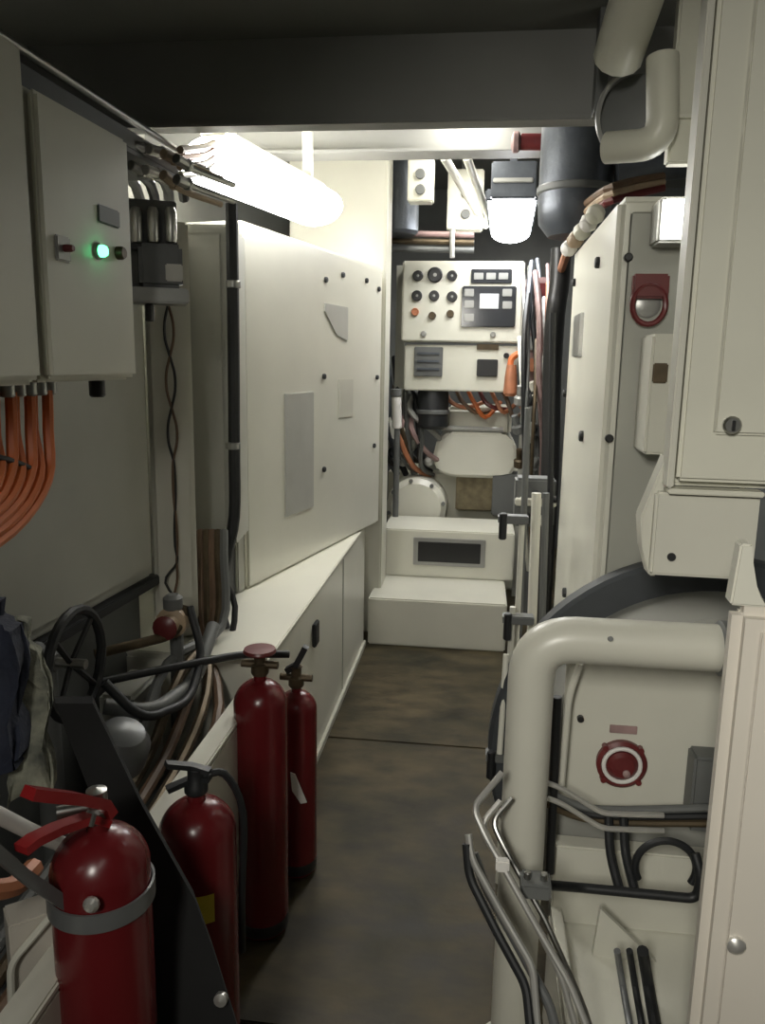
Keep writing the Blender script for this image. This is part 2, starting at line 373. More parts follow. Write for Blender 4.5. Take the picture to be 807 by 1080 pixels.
# ------------------------------------------------------------ left: valve wheel, pipes in the trough
vc = P(80, 700, y=1.62)
t = thing('valve', 'black hand wheel valve standing among pipes in the cable trough', 'valve', (vc.x, vc.y, .36))
wv = MB(); wr = .125
wv.tube([vc + Vector((0, wr * math.cos(2 * math.pi * k / 24), wr * math.sin(2 * math.pi * k / 24))) for k in range(24)], .012, 8, 0, True)
hw = wv.build('hand_wheel', black, t)
for k in range(4):
    an = math.pi / 4 + k * math.pi / 2
    MB().tube([vc + Vector((-.012, 0, 0)), vc + Vector((0, wr * math.cos(an), wr * math.sin(an)))], .007, 6, 0).build('spoke', black, hw)
MB().cyl(vc + Vector((.025, 0, 0)), vc + Vector((-.06, 0, 0)), .012, 10).build('stem', steel, t)
MB().lathe([(.045, 0), (.045, .01), (.03, .02), (.03, .04), (.02, .06)], vc + Vector((-.105, 0, 0)), (1, 0, 0)).build('bonnet', dgrey, t)
MB().cyl((vc.x - .08, vc.y, .36), (vc.x - .08, vc.y, vc.z + .02), .03, 18).build('riser', dgrey, t)
def pipe(name, pts, r, m, lab, cat='pipe', rad=.06, group=None):
    return MB().bend(pts, r, rad, 14).build(name, m, None, lab, cat, group)
y = 1.95
pipe('pipe', [P(95, 722, y=1.8), P(150, 710, y=1.9), P(255, 690, y=2.1), P(305, 690, y=2.15)], .011, black, 'long thin black bar running from the hand wheel toward the tall extinguisher', 'bar')
pipe('pipe', [P(100, 690, y=1.9), P(190, 668, y=2.05), P(195, 640, y=2.1)], .014, bronze, 'dull bronze pipe bending up to the brown valve')
pipe('pipe', [P(110, 745, y=1.75), P(160, 752, y=1.8), P(205, 720, y=2.0), P(225, 660, y=2.2)], .020, dgrey, 'dark grey pipe curving up beside the brown valve')
pipe('hose', [P(110, 720, y=1.7), P(150, 760, y=1.72), P(200, 740, y=1.9), P(214, 690, y=2.05), P(200, 640, y=2.1)], .012, black, 'black hose looping under the brown valve', 'hose')
t = thing('valve', 'small brown and red valve below the thin wires', 'valve', P(183, 690, y=2.08))
vb = P(183, 655, y=2.08)
MB().lathe([(.02, 0), (.045, .015), (.045, .05), (.03, .06), (.03, .09)], vb + Vector((0, .03, 0)), (0, -1, 0), 16).build('body', tan, t)
MB().lathe([(.032, 0), (.036, .01), (.02, .02)], vb + Vector((0, -.055, 0)), (0, -1, 0), 14).build('cap', maroon, t)
MB().lathe([(.02, 0), (.028, .01), (.028, .04), (.016, .05)], vb + Vector((0, 0, .03))).build('bonnet', dgrey, t)
MB().tube([vb + Vector((0, .01, 0)), vb + Vector((.0, .02, -.1)), vb + Vector((-.01, .03, -.34))], .02, 10).build('riser', dgrey, t)
for k in range(5):
    x0 = -.70 - k * .038
    pts = [Vector((x0 - .02, .6, .40)), Vector((x0, 1.3, .50 + .01 * k)), Vector((x0 + .005, 1.75, .55 + .012 * k)), Vector((x0 - .01, 2.05, .62 + .03 * k)), P(214 + k * 5, 660, y=2.35), P(212 + k * 6, 585, y=2.45), P(212 + k * 6, 560, y=2.5)]
    MB().tube(pts, .015, 8).build('cable', [brown, bronze, brown, bronze, dgrey][k], None,
        ['brown cable lying nearest the white curb in the trough', 'bronze cable beside the one nearest the white curb', 'brown cable in the middle of the trough bundle', 'bronze cable deeper in the trough bundle', 'dark grey cable at the back of the trough bundle'][k], 'cable')
t = thing('cable_duct', 'dark cable duct standing below the grey locker', 'duct', P(220, 700, y=2.55))
dp = Pl(P(220, 640, y=2.55), 10); a, c, z0, z1 = dp.rect(206, 574, 238, 690)
MB(dp.M).box(a, c, 0, .05, z0, z1 + .02, .004).build('body', dgrey, t)
for k in range(3): MB(dp.M).box(a + .02 + k * .035, a + .035 + k * .035, -.004, .0, z0, z1).build('rib', bronze, t)
MB().lathe([(.0, 0), (.05, .005), (.07, .03), (.07, .09), (.05, .12), (.02, .13), (.0, .13)], P(118, 790, y=1.66) + Vector((0, 0, -.05)), (.4, -.2, 1), 20).build('float_housing', strapm, None, 'rounded grey metal cap among the trough pipes behind the hand wheel', 'cap')
MB().box(-1.0, -.9, 1.9, 2.1, .36, .70, .01).build('pump_block', grey, None, 'grey block between the hand wheel and the brown valve', 'block')

# ------------------------------------------------------------ extinguishers
def extinguisher(loc, r, h, label, style):
    t = thing('fire_extinguisher', label, 'fire extinguisher', loc, None); o = Vector(loc)
    d = r * .85
    pr = [(r * .8, 0), (r, .015), (r, h - d)]
    for k in range(1, 8):
        a = k / 8 * math.pi / 2; pr.append((r * math.cos(a) * .82 + r * .18 * (1 - k / 8) + .0, h - d + d * math.sin(a)))
    pr += [(r * .24, h - .005), (r * .24, h + .012), (.0, h + .012)]
    MB().lathe(pr, o, (0, 0, 1), 36).build('cylinder', redm, t)
    MB().lathe([(r * .99, -.004), (r * 1.015, 0), (r * 1.015, .03), (r * .99, .034)], o + Vector((0, 0, .02)), (0, 0, 1), 36).build('foot_ring', blackp, t)
    return t, o + Vector((0, 0, h + .012))
# near one with red levers
c = P(107, 930, y=1.05); h0 = P(107, 872, y=1.05).z
t, tp = extinguisher((c.x, c.y, 0), .0755, h0, 'nearest red extinguisher with red levers and grey strap at lower left', 'n')
v = MB(); v.lathe([(.018, 0), (.022, .004), (.022, .02), (.016, .025), (.016, .05), (.0, .055)], tp, (0, 0, 1), 18); v.cyl(tp + Vector((0, 0, .025)), tp + Vector((-.05, -.03, .025)), .010, 12)
vv = v.build('valve', steel, t)
def lever(par, nm, pts, w_, th, m):
    pts = [Vector(p) for p in pts]; rs = []
    for i, p in enumerate(pts):
        tg = (pts[min(i + 1, len(pts) - 1)] - pts[max(i - 1, 0)]).normalized(); sd = tg.cross(Vector((0, 0, 1))).normalized(); up = sd.cross(tg)
        rs.append([p + sd * w_ + up * th, p - sd * w_ + up * th, p - sd * w_ * 1.1 - up * th, p + sd * w_ * 1.1 - up * th])
    mb = MB().rings(rs); return mb.build(nm, m, par)
q = 1.03
lever(t, 'squeeze_lever', [P(116, 858, y=1.05), P(108, 848, y=1.04), P(80, 842, y=.98), P(45, 838, y=.93), P(30, 836, y=.91)], .012, .008, redl)
lever(t, 'carry_handle', [P(114, 866, y=1.05), P(95, 862, y=1.03), P(60, 874, y=.97), P(35, 886, y=.93), P(22, 896, y=.91)], .012, .006, redl)
MB().tube([P(100, 858, y=1.0), P(96, 872, y=.99)], .004, 6, 0).build('safety_pin', steel, vv)
# grey strap round the near one
sz0 = P(107, 972, y=1.0).z; t2 = thing('strap', 'grey metal strap holding the nearest extinguisher at lower left', 'strap', (c.x, c.y, sz0))
st = MB(); rr = .0795; n = 40; rgs = []
arc = [(c.x + rr * math.cos(a), c.y + rr * math.sin(a)) for a in [R(60) - k / n * R(245) for k in range(n + 1)]]
tail = [(c.x - rr - .01, c.y - .03), (c.x - rr - .03, c.y - .12), (c.x - rr - .045, c.y - .22), (c.x - rr - .06, c.y - .4)]
pts = [(x, y_, sz0) for x, y_ in arc]
def band(pts, hgt, th):
    rs = []
    for i, p in enumerate(pts):
        p = Vector(p); tg = (Vector(pts[min(i + 1, len(pts) - 1)]) - Vector(pts[max(i - 1, 0)])); tg.z = 0; tg.normalize(); sd = Vector((tg.y, -tg.x, 0))
        rs.append([p + sd * th, p - sd * th, p - sd * th + Vector((0, 0, hgt)), p + sd * th + Vector((0, 0, hgt))])
    return MB().rings(rs)
band(pts, .030, .002).build('band', strapm, t2)
la = [P(72, 958, y=.99), P(30, 930, y=.93), P(0, 905, y=.88), P(-60, 860, y=.80)]
band([p + Vector((0, 0, -.01)) for p in la], .03, .004).build('arm', strapm, t2)
bp = P(97, 953, y=.972); MB().lathe([(.012, 0), (.012, .005), (.007, .011), (0, .012)], P(97, 953, y=.968), (.1, -1, .1), 12).build('buckle_bolt', chrome, t2)
# squat one with yellow label
cz = P(209, 900, y=1.42); hz = P(209, 842, y=1.42).z
t, tp = extinguisher((cz.x, cz.y, 0), .079, hz, 'squat red extinguisher with black valve and yellow label', 's')
vv = MB().lathe([(.02, 0), (.024, .005), (.024, .02), (.017, .03), (.017, .055), (.0, .06)], tp, (0, 0, 1), 18).build('valve', black, t)
lever(vv, 'lever', [tp + Vector((.03, 0, .05)), tp + Vector((-.01, -.0, .058)), tp + Vector((-.05, -.03, .075))], .010, .005, black)
lever(vv, 'handle', [tp + Vector((.03, 0, .035)), tp + Vector((-.01, -.0, .03)), tp + Vector((-.05, -.03, .02))], .010, .005, black)
MB().tube([tp + Vector((.01, .01, .03)), tp + Vector((.05, .03, .03)), tp + Vector((.085, .04, -.06)), tp + Vector((.078, .045, -.25)), tp + Vector((.075, .05, -.4))], .008, 10).build('hose', black, t)
lb = MB(); rs = []
for k in range(7):
    a = R(-78 + k * 5.0); rs.append([Vector((cz.x + .0805 * math.cos(a), cz.y + .0805 * math.sin(a), P(222, 975, y=1.35).z)), Vector((cz.x + .0805 * math.cos(a), cz.y + .0805 * math.sin(a), P(222, 946, y=1.35).z)),
        Vector((cz.x + .0775 * math.cos(a), cz.y + .0775 * math.sin(a), P(222, 946, y=1.35).z)), Vector((cz.x + .0775 * math.cos(a), cz.y + .0775 * math.sin(a), P(222, 975, y=1.35).z))])
lb.rings(rs).build('label_patch', yellow, t, 'yellow label')
# tall pair
for k, (px, yy, r, topy, lab) in enumerate(((276, 1.95, .072, 716, 'tall slim red cylinder in front of its twin by the plinth'), (313, 2.22, .063, 728, 'tall red cylinder half hidden behind its twin, with paper tag'))):
    ct = P(px, 850, y=yy); ht = P(px, topy, y=yy).z
    t, tp = extinguisher((ct.x, yy, 0), r, ht, lab, 't')
    vv = MB().lathe([(.020, 0), (.024, .006), (.024, .03), (.016, .035), (.016, .06), (.02, .065)], tp, (0, 0, 1), 16).cyl(tp + Vector((-.05, 0, .03)), tp + Vector((.05, 0, .03)), .011, 10).build('valve', bronze, t)
    if k == 0:
        MB().lathe([(.0, 0), (.042, 0), (.045, .005), (.042, .012), (.0, .014)], tp + Vector((0, 0, .062)), (0, 0, 1), 18).build('hand_wheel', maroon, vv)
    else:
        lever(vv, 'lever', [tp + Vector((-.03, 0, .05)), tp + Vector((0, -.0, .07)), tp + Vector((.03, 0, .13))], .012, .009, black)
        tg = P(313, 835, y=2.14)
        MB().prism([(tg.x - .02, tg.z + .06), (tg.x - .006, tg.z + .055), (tg.x + .03, tg.z - .035), (tg.x + .012, tg.z - .04), (tg.x - .015, tg.z)], 2.142, 2.146).build('paper_tag', paper, t, 'white paper tag')
# black board leaning between extinguishers
a = P(75, 745, y=1.45); 
t = thing('plank', 'long black board leaning down between the two nearest extinguishers', 'board', P(190, 1100, y=1.22))
A = [P(58, 742, y=1.30), P(98, 742, y=1.30), P(150, 850, y=1.25), P(206, 950, y=1.20), P(226, 1005, y=1.18), P(262, 1120, y=1.15), P(140, 1120, y=1.15), P(112, 880, y=1.22)]
mb = MB(); fr = [mb.bm.verts.new(p) for p in A]; bk = [mb.bm.verts.new(p + Vector((-.012, .022, .004))) for p in A]
mb.bm.faces.new(fr); mb.bm.faces.new(bk[::-1])
for i in range(len(A)): mb.bm.faces.new((fr[i], bk[i], bk[(i + 1) % len(A)], fr[(i + 1) % len(A)]))
mb.build('board_body', matt, t)
MB().lathe([(.012, 0), (.012, .01), (0, .014)], P(234, 1052, y=1.165), (0, -1, .2), 12).build('end_bolt', chrome, t)
# cloth, bag, frame at left
def cloth(pts, th, lab, nm, m, cat, seed):
    random.seed(seed); mb = MB(); n = 14; mm = 9
    c00, c10, c01, c11 = pts; gridv = []
    for i in range(n + 1):
        row = []
        for j in range(mm + 1):
            u, v = i / n, j / mm; p = c00 * (1 - u) * (1 - v) + c10 * u * (1 - v) + c01 * (1 - u) * v + c11 * u * v
            p = p + Vector((math.sin(u * 9 + v * 3) * .014, math.sin(v * 11 + u * 5) * .016 + random.uniform(-.006, .006), math.sin(u * 6) * .006)); row.append(p)
        gridv.append(row)
    F_ = [[mb.bm.verts.new(p) for p in r] for r in gridv]; B_ = [[mb.bm.verts.new(p + Vector((-.01, th, 0))) for p in r] for r in gridv]
    for i in range(n):
        for j in range(mm):
            mb.bm.faces.new((F_[i][j], F_[i + 1][j], F_[i + 1][j + 1], F_[i][j + 1])); mb.bm.faces.new((B_[i][j], B_[i][j + 1], B_[i + 1][j + 1], B_[i + 1][j]))
    rim = [(i, 0) for i in range(n)] + [(n, j) for j in range(mm)] + [(i, mm) for i in range(n, 0, -1)] + [(0, j) for j in range(mm, 0, -1)]
    for k in range(len(rim)):
        a_, b_ = rim[k], rim[(k + 1) % len(rim)]; mb.bm.faces.new((F_[a_[0]][a_[1]], B_[a_[0]][a_[1]], B_[b_[0]][b_[1]], F_[b_[0]][b_[1]]))
    return mb.build(nm, m, None, lab, cat)
cloth((P(10, 655, y=1.3), P(42, 690, y=1.32), P(12, 850, y=1.15), P(62, 830, y=1.2)), .03, 'crumpled grey green cloth hanging at the left edge beside the hand wheel', 'cloth', clothm, 'cloth', 3)
cloth((P(-30, 640, y=1.2), P(14, 662, y=1.24), P(-30, 840, y=1.1), P(24, 800, y=1.16)), .05, 'dark navy cloth at the left picture edge', 'cloth', navy, 'cloth', 5)
pipe('conduit', [P(-30, 845, y=1.0), P(38, 880, y=1.12), P(70, 892, y=1.2)], .013, paper, 'white conduit end behind the red levers of nearest extinguisher', 'conduit')
MB().tube([P(-20, 940, y=.95), P(14, 935, y=1.0), P(36, 915, y=1.06)], .016, 8).build('cable', copper, None, 'orange brown cable under the grey strap at left edge', 'cable')
t = thing('box', 'brown grey box with white frame at the lower left corner', 'box', P(25, 1100, y=1.0))
bp_ = Pl(P(50, 970, y=1.06), 40); a, c_, z0, z1 = bp_.rect(14, 968, 62, 1120)
MB(bp_.M).box(a, c_, 0, .06, z0, z1, .003).build('panel', beige, t)
MB().bend([bp_.w(56, 958, .01), bp_.w(10, 1012, .01), bp_.w(13, 1120, .01)], .006, .02, 8).build('white_edge', white, t)

# ------------------------------------------------------------ right: foreground cabinet
rp = Pl(P(704, 512, y=1.5), -2)
u1 = .55; zR = rp.h(740, 514)[1]
t = thing('tall_cabinet', 'large cream cabinet with a framed door and round lock at right', 'cabinet', rp.w(750, 608))
MB(rp.M).box(.0, u1, .012, .07, zR, 2.42, .006).build('body', cream, t)
d = MB(rp.M).box(.012, u1, -.018, .01, zR + .012, 2.40, .007).build('door', cream, t)
us = rp.h(752, 420)[0]
MB(rp.M).box(us, u1, -.028, -.018, zR + .10, 2.40, .006).build('raised_panel', cream, d)
MB(rp.M).box(-.006, .006, -.026, .03, zR, 2.42, .003).build('edge_trim', panelw, t)
k = dot(d, 'lock', rp, 767, 447, .016, steel, .014, .026)
u, z = rp.h(767, 447); MB(rp.M).box(u - .003, u + .003, -.046, -.036, z - .009, z + .009, .001).build('key_slot', blackp, k)
ul = rp.h(689, 560)[0]; ur = rp.h(799, 560)[0]; zl = rp.h(735, 609)[1]
MB(rp.M).box(ul, ur, -.002, .07, zl, zR - .012, .005).build('lower_box', panelw, t)
MB(rp.M).box(0, ur, -.02, .02, zR - .012, zR - .002, .002).build('drip_ledge', cream, t)
dot(t, 'lower_screw', rp, 708, 587, .008, black, .008, 0)
# bracket left of it
bq = Pl(P(690, 560, y=1.53), 0); a, c, z0, z1 = bq.rect(672, 545, 694, 606)
t = thing('bracket', 'small white bracket left of the lower part of tall cabinet', 'bracket', bq.w(684, 606))
MB(bq.M).prism([(a, z1), (c, z1 + .12), (c, z0), (a + .025, z0), (a + .008, z1 - .06)], -.01, .04, .003).build('plate', panelw, t)
# near beige panel
np_ = Pl(P(774, 660, y=1.12), -4); zN = np_.h(790, 642)[1]
t = thing('console_cabinet', 'blurred beige cabinet in the near right corner with a bright latch', 'cabinet', (.5, 1.05, 0))
MB(np_.M).box(0, .5, 0, .05, .0, zN, .015).build('body', beige, t)
MB(np_.M).box(.035, .5, -.006, 0, .03, zN - .03, .004).build('front_panel', beige, t)
u, z = np_.h(775, 993); lt = MB(np_.M).lathe([(.014, 0), (.014, .006), (.007, .011), (0, .012)], (u, -.006, z), (0, -1, 0), 14).build('latch', chrome, t)
u, _ = np_.h(780, 640); MB(np_.M).prism([(u - .01, zN), (u - .004, zN + .09), (u + .012, zN + .09), (u + .02, zN + .03), (u + .04, zN)], .01, .045, .003).build('post', panelw, t)

# ------------------------------------------------------------ right: generator enclosure
e0 = P(640, 400, y=2.1); fp = Pl((e0.x, 2.1, 0), 0); zE = fp.h(650, 206)[1]
t = thing('generator_enclosure', 'tall white generator enclosure right of the walkway behind the grey drum', 'enclosure', (e0.x + .3, 2.5, 0))
MB(fp.M).box(0, .37, 0, .95, .55, zE, .018, seg=3).build('body', white, t)
MB(fp.M).box(.03, .35, -.008, 0, .7, zE - .04, .004).build('shaded_end_panel', grey, t)  # grey colour stands for the shade on this white end face
sd = Pl((e0.x, 2.1, 0), -90)
for px, py, rr in ((632, 277, .016), (607, 298, .014), (597, 415, .014), (615, 460, .017), (586, 527, .014), (597, 625, .017)):
    u, z = sd.h(px, py)
    if u > -.02: u = -.03
    MB(sd.M).cyl((u, .005, z), (u, -.012, z), rr, 10, .003).build('fastener', black, t)
a, c, z0, z1 = sd.rect(608, 332, 615, 376); MB(sd.M).box(a, c, -.012, .004, z0, z1, .003).build('side_handle', steel, t)
sb = sd.rect(600, 240, 628, 262)
for px, py in ((642, 462), (662, 272)):
    u, z = fp.h(px, py); MB(fp.M).cyl((u, 0, z), (u, -.018, z), .011, 10, .003).build('fastener', blackp, t)
# red pull handle
t = thing('pull_handle', 'dark red plate with a ring pull mounted on the generator enclosure', 'handle', fp.w(683, 345))
a, c, z0, z1 = fp.rect(665, 290, 703, 316); MB(fp.M).box(a, c, -.035, -.008, z0, z1, .005).build('plate', maroon, t)
u, z = fp.h(682, 322); MB(fp.M).tube([(u + .040 * math.cos(k / 20 * 2 * math.pi), -.03, z + .048 * math.sin(k / 20 * 2 * math.pi)) for k in range(20)], .007, 8, 0, True).build('ring', maroon, t)
MB(fp.M).lathe([(.032, 0), (.032, .006), (.028, .008)], (u, -.006, z), (0, -1, 0), 18).build('backing_disc', plate, t)
# little box + glowing block in place of a lamp reflection, on the right
rb = Pl(P(697, 400, y=1.95), 0)
t = thing('junction_box', 'small cream junction box with a dark window between enclosure and tall cabinet', 'box', rb.w(697, 430))
a, c, z0, z1 = rb.rect(684, 352, 730, 480); MB(rb.M).box(a, c, 0, .14, z0, z1, .006).build('body', panelw, t)
a, c, z0, z1 = rb.rect(688, 383, 704, 404); MB(rb.M).box(a, c, -.008, 0, z0, z1, .003).build('window', bronze, t)
rl = Pl(P(715, 230, y=2.0), 0)
t = thing('lamp_reflection', 'small glowing block made for a lamp reflection beside the tall cabinet at upper right', 'lamp', rl.w(715, 252))
a, c, z0, z1 = rl.rect(699, 212, 732, 251); MB(rl.M).box(a - .01, c + .02, .0, .09, z0 - .01, z1 + .01, .006).build('housing', grey, t)
MB(rl.M).prism([(a, z1), (c, z1), (c, z0), (c - .018, z0), (c - .022, (z0 + z1) / 2), (a + .024, (z0 + z1) / 2), (a + .018, z0), (a, z0)], -.02, 0).build('diffuser', refl_s, t)  # emissive face imitates a reflected lamp
# ------------------------------------------------------------ right: drum (alternator)
DC = Vector((.62, 0, .57)); DR = .475
t = thing('alternator', 'big grey round alternator drum with flat front plate and red rimmed gauge', 'alternator', (DC.x, 1.9, 0))
MB().lathe([(.0, 0), (DR - .02, 0), (DR, .02), (DR, .25)], (DC.x, 1.78, DC.z), (0, 1, 0), 72).build('drum', drumg, t)
MB().lathe([(DR - .02, 0), (DR + .075, 0), (DR + .085, .01), (DR + .085, .06), (DR - .02, .06)], (DC.x, 2.02, DC.z), (0, 1, 0), 72).build('seal_ring', sealm, t)
dpn = Pl((0, 1.78, 0), 0)
a, c, z0, z1 = dpn.rect(588, 694, 790, 852)
MB().box(a + .01, c + .1, 1.765, 1.785, z0, z1 + .05, .006).build('front_plate', panelw, t)
gpn = Pl((0, 1.765, 0), 0); gu, gz = gpn.h(655, 804); gr = gpn.h(682, 804)[0] - gu
g = MB().lathe([(gr, 0), (gr, .012), (gr * .86, .018), (gr * .80, .012), (.0, .012)], (gu, 1.765, gz), (0, -1, 0), 32).build('gauge_bezel', maroon, t)
MB().tube([(gu + gr * .72 * math.cos(k / 28 * 2 * math.pi), 1.750, gz + gr * .72 * math.sin(k / 28 * 2 * math.pi)) for k in range(28)], gr * .09, 8, 0, True).build('white_ring', paper, g)
MB().lathe([(gr * .6, 0), (gr * .6, .008), (gr * .45, .016), (0, .018)], (gu, 1.754, gz), (0, -1, 0), 24).build('gauge_face', maroon, g)
MB().lathe([(gr * .15, 0), (gr * .15, .006), (0, .01)], (gu + .008, 1.738, gz - .012), (0, -1, 0), 12).build('hub', pinkg, g)
for k in range(4):
    an = math.pi / 4 + k * math.pi / 2; MB().cyl((gu + gr * .98 * math.cos(an), 1.766, gz + gr * .98 * math.sin(an)), (gu + gr * .98 * math.cos(an), 1.747, gz + gr * .98 * math.sin(an)), .007, 8).build('bolt', maroon, g)
a, c, z0, z1 = gpn.rect(643, 765, 672, 773); MB().box(a, c, 1.760, 1.766, z0, z1, .001).build('label_plate', pinkg, t)
u, z = gpn.h(612, 757); MB().cyl((u, 1.768, z), (u, 1.752, z), .008, 10, .002).build('plug', blackp, t)
a, c, z0, z1 = gpn.rect(722, 786, 758, 862)
MB().box(a, c + .06, 1.70, 1.765, z0, z1, .006).build('terminal_box', dgrey, t)
MB().box(DC.x - .35, DC.x + .35, 1.80, 2.0, 0, DC.z - .3).build('foot', panelw, t)
# bed frame
t = thing('bed_frame', 'white steel bed under the alternator at lower right', 'frame', (.5, 1.5, 0))
MB().box(.215, .9, 1.2, 1.74, .0, .30, .008).build('bed', white, t)
MB().box(.215, .9, 1.70, 1.75, .30, .50, .004).build('back_web', panelw, t)
MB().box(.215, .24, 1.24, 1.74, .30, .34, .003).build('side_lip', white, t)
pv = P(640, 985, z=.305)
MB().prism([(.30, .30), (.44, .30), (.31, .42)], 1.60, 1.615).build('gusset', panelw, t)
# ------------------------------------------------------------ right: the bent pipe
yp = 1.52
p_top = P(562, 690, y=yp); p_r = P(800, 690, y=yp - .03)
xv = P(556, 790, y=yp).x; zh = P(660, 678, y=yp).z
t = thing('pipe', 'thick white pipe with a wide elbow at right of the walkway', 'pipe', (xv, yp, 0))
rad = .046
MB().bend([(xv, yp, .12), (xv, yp, zh), (xv + .50, yp, zh)], rad, .085, 28).build('pipe_run', panelw, t)
MB().lathe([(.075, 0), (.075, .02), (.05, .024), (.05, .04)], (xv, yp, .10), (0, 0, 1), 28).build('flange', panelw, t)
MB().cyl((xv, yp, 0), (xv, yp, .12), .05, 24).build('stub', white, t)
for k in range(6):
    an = k * math.pi / 3; MB().cyl((xv + .063 * math.cos(an), yp + .063 * math.sin(an), .10), (xv + .063 * math.cos(an), yp + .063 * math.sin(an), .132), .008, 6).build('flange_bolt', steel, t)
xw = P(757, 680, y=yp).x; MB().lathe([(rad + .002, 0), (rad + .008, .004), (rad + .008, .02), (rad + .002, .024)], (xw, yp, zh), (1, 0, 0), 28).build('pipe_collar', dgrey, t)
MB().cyl((P(640, 665, y=yp).x, yp - .04, zh + .02), (P(640, 665, y=yp).x, yp - .05, zh + .024), .005, 8).build('plug', dgrey, t)
# thin black pipe and thin white conduit behind the elbow
MB().cyl(P(588, 735, y=1.66), P(580, 920, y=1.66), .010, 12).build('pipe', black, None, 'thin black upright pipe just behind the thick white pipe', 'pipe')
MB().bend([P(612, 700, y=1.70), P(600, 735, y=1.70), P(592, 830, y=1.70)], .008, .03, 10).build('conduit', panelw, None, 'thin white conduit curving behind the thick white elbow', 'conduit')
# ------------------------------------------------------------ steel tubes and hoses at lower right
tubes = [
 ([(530, 815, 1.40), (499, 852, 1.36), (514, 885, 1.33), (530, 912, 1.30), (565, 975, 1.26), (600, 1035, 1.22), (626, 1100, 1.18)], .0065, chrome, 'bright steel tube with a white tag, outermost of the bent tubes'),
 ([(528, 845, 1.42), (508, 868, 1.39), (522, 900, 1.36), (560, 965, 1.31), (592, 1030, 1.27), (612, 1100, 1.23)], .006, chrome, 'bright steel tube just inside the tagged one'),
 ([(540, 842, 1.45), (519, 866, 1.42), (530, 890, 1.40), (575, 970, 1.34), (615, 1060, 1.28), (628, 1100, 1.26)], .0055, steel, 'dull steel tube tucked nearest the thick white pipe'),
 ([(494, 880, 1.34), (497, 905, 1.32), (530, 965, 1.28), (562, 1020, 1.24), (568, 1100, 1.18)], .007, chrome, 'steel tube starting at the left of the bundle and dropping straight at its end'),
 ([(492, 890, 1.33), (495, 925, 1.31), (525, 985, 1.26), (555, 1040, 1.22), (562, 1110, 1.16)], .008, black, 'black hose hugging the left side of the steel tube bundle'),
 ([(500, 900, 1.36), (512, 935, 1.34), (548, 1000, 1.29), (580, 1060, 1.25), (592, 1110, 1.22)], .009, strapm, 'grey hose in the middle of the steel tube bundle'),
]
for pts, r_, m_, lab in tubes:
    MB().bend([P(a, b_, y=c_) for a, b_, c_ in pts], r_, .02, 10).build('hose' if m_ in (black, strapm) else 'steel_tube', m_, None, lab, 'hose' if m_ in (black, strapm) else 'tube')
tg = P(530, 912, y=1.285); MB().box(tg.x - .012, tg.x + .012, tg.y - .009, tg.y + .009, tg.z - .011, tg.z + .011, .003).build('tag', paper, None, 'white tag clipped on the outermost steel tube', 'tag')
t = thing('tube_clamp', 'dark clamp holding the steel tubes below the white tag', 'clamp', P(566, 935, y=1.33))
cp = P(566, 930, y=1.34); MB().box(cp.x - .03, cp.x + .025, cp.y - .03, cp.y + .02, cp.z - .018, cp.z + .012, .004).build('block', dgrey, t)
for k in (-.018, .012): MB().cyl((cp.x + k, cp.y - .01, cp.z + .01), (cp.x + k, cp.y - .01, cp.z + .026), .007, 8, .002).build('bolt', steel, t)
yb = 1.62
MB().bend([P(560, 932, y=1.40), P(610, 936, y=1.5), P(735, 948, y=1.5), P(740, 925, y=1.5), P(733, 900, y=1.52)], .010, .02, 12).build('hose', black, None, 'black hose running level across the white bed with an upturned end', 'hose')
cc = P(702, 915, y=1.55); hr = .062
MB().tube([cc + Vector((hr * math.cos(R(a)), 0, hr * math.sin(R(a)))) for a in range(-30, 215, 15)], .008, 10, 2).build('hose', black, None, 'black hose arched in a half loop above the level hose', 'hose')
for k, (px, lab) in enumerate(((642, 'left of two short black hoses standing above the level hose'), (658, 'right of two short black hoses standing above the level hose'))):
    MB().tube([P(px, 862, y=1.66), P(px + 2, 900, y=1.6), P(px + 12, 940, y=1.52)], .010, 10).build('hose', black, None, lab, 'hose')
t = thing('hose_bundle', 'dark bundle of hoses lying level under the alternator front plate', 'hose bundle', P(690, 872, y=1.68))
for k in range(3):
    MB().tube([P(575, 832 + k * 7, y=1.66), P(600, 846 + k * 6, y=1.67), P(640, 854 + k * 6, y=1.67), P(745, 852 + k * 8, y=1.67), P(800, 850 + k * 8, y=1.67)], .009, 8).build('hose', [dgrey, black, bronze][k], t)
for k, (px, m_, lab) in enumerate(((655, strapm, 'grey hose on the white bed at the bottom edge'), (668, black, 'thin black hose in the middle of three on the white bed'), (682, black, 'thick black hose, rightmost of three on the white bed'))):
    MB().tube([P(px - 4, 1003, y=1.46), P(px + 2, 1040, z=.335), P(px + 14, 1110, z=.325)], [.007, .007, .012][k], 10).build('hose', m_, None, lab, 'hose')
for k, (py, lab) in enumerate(((826, 'upper of two steel tubes slanting to the hose bundle'), (842, 'lower of two steel tubes slanting to the hose bundle'))):
    MB().bend([P(578, py, y=1.60), P(590, py + 4, y=1.6), P(636, py + 32, y=1.6), P(700, py + 34, y=1.62)], .006, .02, 8).build('steel_tube', chrome, None, lab, 'tube')

